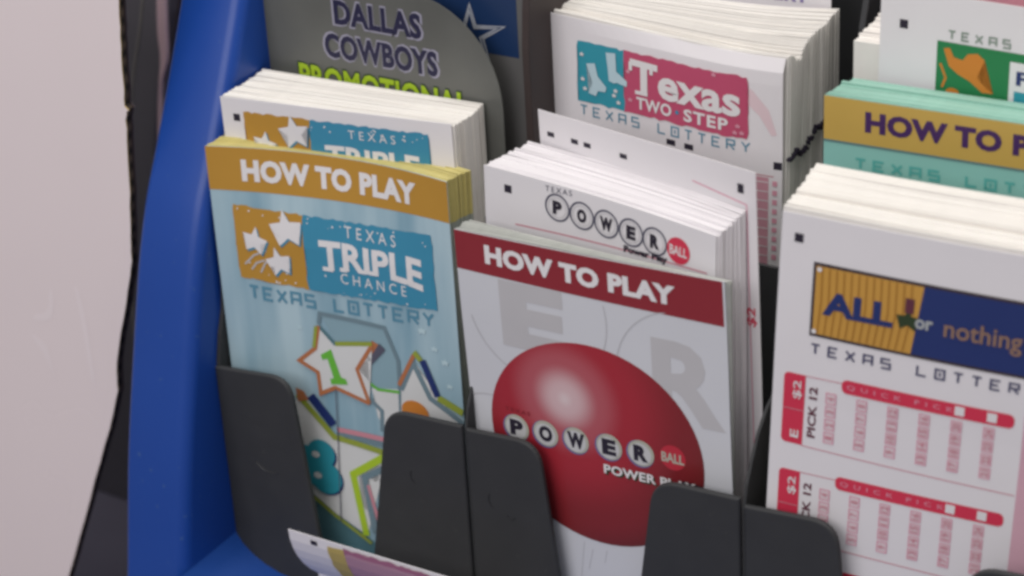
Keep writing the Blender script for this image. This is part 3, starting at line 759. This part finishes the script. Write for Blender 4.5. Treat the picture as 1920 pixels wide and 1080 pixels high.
# ------------------------------------------------------------------ right column
ao = Card("play_slip", "white play slip with gold and navy logo and red numbered panels at right", "play slip",
          (109, 0, 27.6), (8.4, -0.2, 2.9), 83, 185, paper, bend=lambda u, v: -0.9 * math.sin(math.pi * u / 83) + 0.25 * (math.sin(max(v, -60) / 15 + 1) - 1), fix=lambda u, v: (u, v * 1.033), group="printed play slips")
cell_ink = mat("cell_pink_ink", (0.74, 0.61, 0.64), 0.5, 0.3)
ao.part("corner_mark").rect(3.8, -5.4, 6.3, -7.9, ink_black).build()
p = ao.part("logo")
p.rect(9.6, -12.4, 74.5, -33.8, mat("dark_frame_ink", (0.05, 0.035, 0.04), 0.45, 0.4), 1)
p.rect(10.5, -13.3, 73.6, -32.9, navy_ink, 2)
gold = mat("gold_ink", (0.58, 0.31, 0.06), 0.45, 0.4); gold2 = mat("gold_stripe_ink", (0.40, 0.19, 0.03), 0.45, 0.4)
rag = [(10.5, -13.3), (40.0, -13.3), (39.4, -16.5), (38.6, -20.0), (37.4, -22.5), (36.0, -26.0), (37.2, -29.0), (37.8, -32.9), (10.5, -32.9)]
p.poly(rag, gold, 3)
for k in range(13): p.stroke([(12.2 + 2.05 * k, -13.5), (12.0 + 2.05 * k + 0.4, -23), (11.8 + 1.98 * k, -32.7)], 0.55, gold2, 4)
for (u, v) in ((11.4, -14.2), (10.9, -32.2)): p.disc(u, v, 0.7, ink_white, 5, 10)
p.text("ALL", 12.9, -26.8, 32.4, -20.0, navy_ink, 5, 0.045, 1.0, dv=-0.3)
p.star(36.4, -23.4, 3.4, 1.5, dark_out, 5); p.rect(35.4, -17.2, 37.8, -21.4, mat("hat_red_ink", (0.12, 0.03, 0.05), 0.45, 0.4), 6)
p.text("or", 38.4, -25.2, 43.2, -22.4, mat("silver_ink", (0.42, 0.44, 0.44), 0.45, 0.4), 6, 0.03)
p.text("nothing", 46.2, -27.6, 66.8, -20.9, mat("bronze_ink", (0.30, 0.18, 0.12), 0.45, 0.4), 6, 0.012)
p.build()
ao.part("lettering").block("TEXAS LOTTERY", 10.4, -39.2, 72, -35.9, mat("slate_ink", (0.07, 0.07, 0.14), 0.5, 0.3), 1, 2.4, 0.62, dv=-0.6).build()
for row, (dv_) in enumerate((0.0, -29.9, -59.8)):
    p = ao.part("number_panel")
    p.round_rect(3.2, -67.6 + dv_, 9.4, -46.1 + dv_, 1.4, red_ink, 1, (1, 0, 0, 1))
    p.stroke([(3.4, -57 + dv_), (9.2, -57 + dv_)], 0.25, pale_red, 2)
    p.text("$2", 6.0, -53.6 + dv_, 8.6, -48.0 + dv_, ink_white, 3, 0.01, rot=True); p.text("EFG"[row], 5.8, -65.6 + dv_, 8.2, -63.2 + dv_, ink_white, 3, 0.02, rot=True)
    p.text("PICK 12", 10.6, -64.6 + dv_, 13.0, -49.0 + dv_, mat("wine_ink", (0.12, 0.03, 0.05), 0.5, 0.3), 1, 0.03, rot=True)
    p.stroke([(9.3, -46.2 + dv_), (19.8, -46.0 + dv_)], 0.28, pale_red, 1); p.stroke([(9.2, -67.7 + dv_), (69.0, -68.4 + dv_)], 0.32, pale_red, 1)
    p.round_rect(19.7, -48.8 + dv_, 66.9, -44.7 + dv_, 1.6, red_ink, 1)
    p.text("QUICK PICK", 21.2, -47.6 + dv_, 50.6, -46.0 + dv_, pink_ink, 2, 0.0, 1.9)
    for u in (52.3, 61.0): p.rect(u - 1.3, -48.0 + dv_, u + 1.3, -45.3 + dv_, ink_white, 2)
    n = 0
    for c in range(6):
        u = 16.9 + 8.72 * c
        for r in range(4):
            n += 1
            v = -63.4 + 4.0 * r + dv_
            p.rect(u - 1.35, v - 1.6, u + 1.35, v + 1.6, cell_ink, 1); p.stroke([(u - 1.35, v - 1.6), (u + 1.35, v - 1.6), (u + 1.35, v + 1.6), (u - 1.35, v + 1.6)], 0.3, pink_ink, 2, True)
            p.text(str(n), u - 1.0, v - (0.5 if n < 10 else 1.1), u + 1.0, v + (0.5 if n < 10 else 1.1), pale_red, 3, 0.03, rot=True)
    p.build()
p = ao.part("pink_margin"); p.rect(69.4, -44, 82.8, -184, mat("rose_tint_ink", (0.66, 0.40, 0.47), 0.5, 0.3)); p.build()
pile("play_slip_stack", "stack of white play slips with stepped left edge behind the gold and navy logo slip", "paper stack",
     (108.6, 0.9, 27.9, 8.2), (104.2, 29.5, 28.6, 3.0), 34, 83, 182, [paper_warm], 0.3, 0.22, group="stacks of play slips",
     profile=lambda t: -1.2 * math.exp(-((t - 0.35) / 0.06) ** 2), fan=0.15, roll=2.9, bend=lambda u, v: -0.9 * math.sin(math.pi * u / 83))

hp = Card("how_to_play_brochure", "mint green brochure with yellow header band and purple lettering behind the rightmost white stack", "brochure",
          (96.4, 49.9, 40.7), (3.7, -0.1, 0.1), 89, 140, mint_ink, group="how to play brochures")
hp.part("header_band").rect(0, 0, 89, -13.2, ochre_yellow).build()
hp.part("header_lettering").text("HOW TO PLAY", 12.4, -9.5, 77.0, -3.1, purple_ink, 1, 0.055, 1.06).build()
hp.part("header_rule").rect(0, -13.2, 89, -13.9, mat("grey_teal_ink", (0.12, 0.22, 0.22), 0.45, 0.4), 1).build()
hp.part("lettering").block("TEXAS LOTTERY", 9.8, -21.0, 78, -17.5, teal_text, 1, 2.9, 0.8).build()
pile("brochure_stack", "stack of mint green brochures right behind the yellow banded brochure", "brochure stack",
     (96.8, 50.6, 41.0, 3.5), (98.6, 63.0, 41.4, 3.0), 13, 88.6, 140, [mat("mint_edges", (0.30, 0.52, 0.43), 0.6, 0.3, 0.12, 250)], 0.3, 0.25)

gs = Card("play_slip", "white play slip with green and orange logo standing behind the mint green brochures", "play slip",
          (105.4, 67.2, 69.0), (0.5, 0, 1.0), 83, 160, paper_lilac, group="printed play slips")
p = gs.part("corner_mark"); p.rect(5.9, -9.0, 8.4, -11.6, ink_black); p.build()
gs.part("lettering").block("TEXAS", 20.6, -12.6, 38.6, -9.8, mat("sage_ink", (0.24, 0.30, 0.25), 0.5, 0.3), 1, 2.0, 0.55).build()
p = gs.part("logo")
p.rect(17.4, -13.4, 74, -29.4, green_ink, 1)
p.poly([(19.4, -15.4), (21.2, -15.0), (22.6, -17.6), (25.2, -18.0), (26.6, -16.0), (29.4, -15.4), (31.6, -17.0), (31.6, -19.6), (29.6, -22.4), (32.0, -24.8), (34.6, -26.4), (31.4, -26.6), (27.4, -23.8), (24.0, -22.4), (21.2, -20.4)], orange_ink, 2)
p.disc(22.6, -28.0, 2.0, orange_ink, 2, 14, ry=1.3); p.stroke([(18.6, -20), (20.4, -24), (19.4, -27)], 0.7, orange_ink, 2)
p.rect(39.0, -16.0, 70, -29.4, ink_white, 3); p.text("PICK", 41.0, -22.6, 60, -18.4, navy_ink, 4, 0.03); p.rect(40.6, -24.4, 68, -28.6, teal_ink, 4)
p.build()
pile("play_slip_stack", "small stack of white slips stepping up left of the green logo slip", "paper stack",
     (96.2, 68.6, 50.6, 1.0), (97.8, 82.0, 54.5, 0.5), 15, 83, 140, [paper_warm], 0.3, 0.25, group="stacks of play slips")
oc = Card("printed_card", "pink and orange printed card peeping over the green logo slip at the top corner", "card",
          (104, 86, 84), (0, 0, 0), 85, 160, mat("dusty_pink_print", (0.50, 0.22, 0.27), 0.45, 0.4, 0.15, 40))
p = oc.part("orange_field"); p.poly([(31, -1), (84, -1), (84, -16), (60, -19), (44, -18)], mat("dusty_orange_ink", (0.52, 0.24, 0.10), 0.45, 0.4)); p.build()

# ------------------------------------------------------------------ loose slip in the tray
bendL = lambda u, v: min(0.021 * v * v, 12.5) if v > -24 else 12.3
ls = Card("play_slip", "loose curled white slip with yellow and magenta print lying in the front tray", "play slip",
          (-58.8, -22, -110.8), (1.0, 0, -0.8), 83, 33, paper_lilac, bendL, group="printed play slips")
ls.part("corner_mark").rect(8.8, -1.6, 11.4, -3.4, ink_black).build()
p = ls.part("logo")
yl = mat("soft_yellow_ink", (0.52, 0.40, 0.12), 0.5, 0.3); mg = mat("dull_magenta_ink", (0.36, 0.14, 0.22), 0.5, 0.3); mg2 = mat("pale_magenta_ink", (0.48, 0.27, 0.34), 0.5, 0.3)
p.rough_rect(15.6, -1.8, 22.6, -30, yl, 1); p.rough_rect(22.4, -1.2, 56, -30, mg2, 2); p.rough_rect(22.4, -1.1, 56, -3.0, mg, 3, 0.45)
p.build()
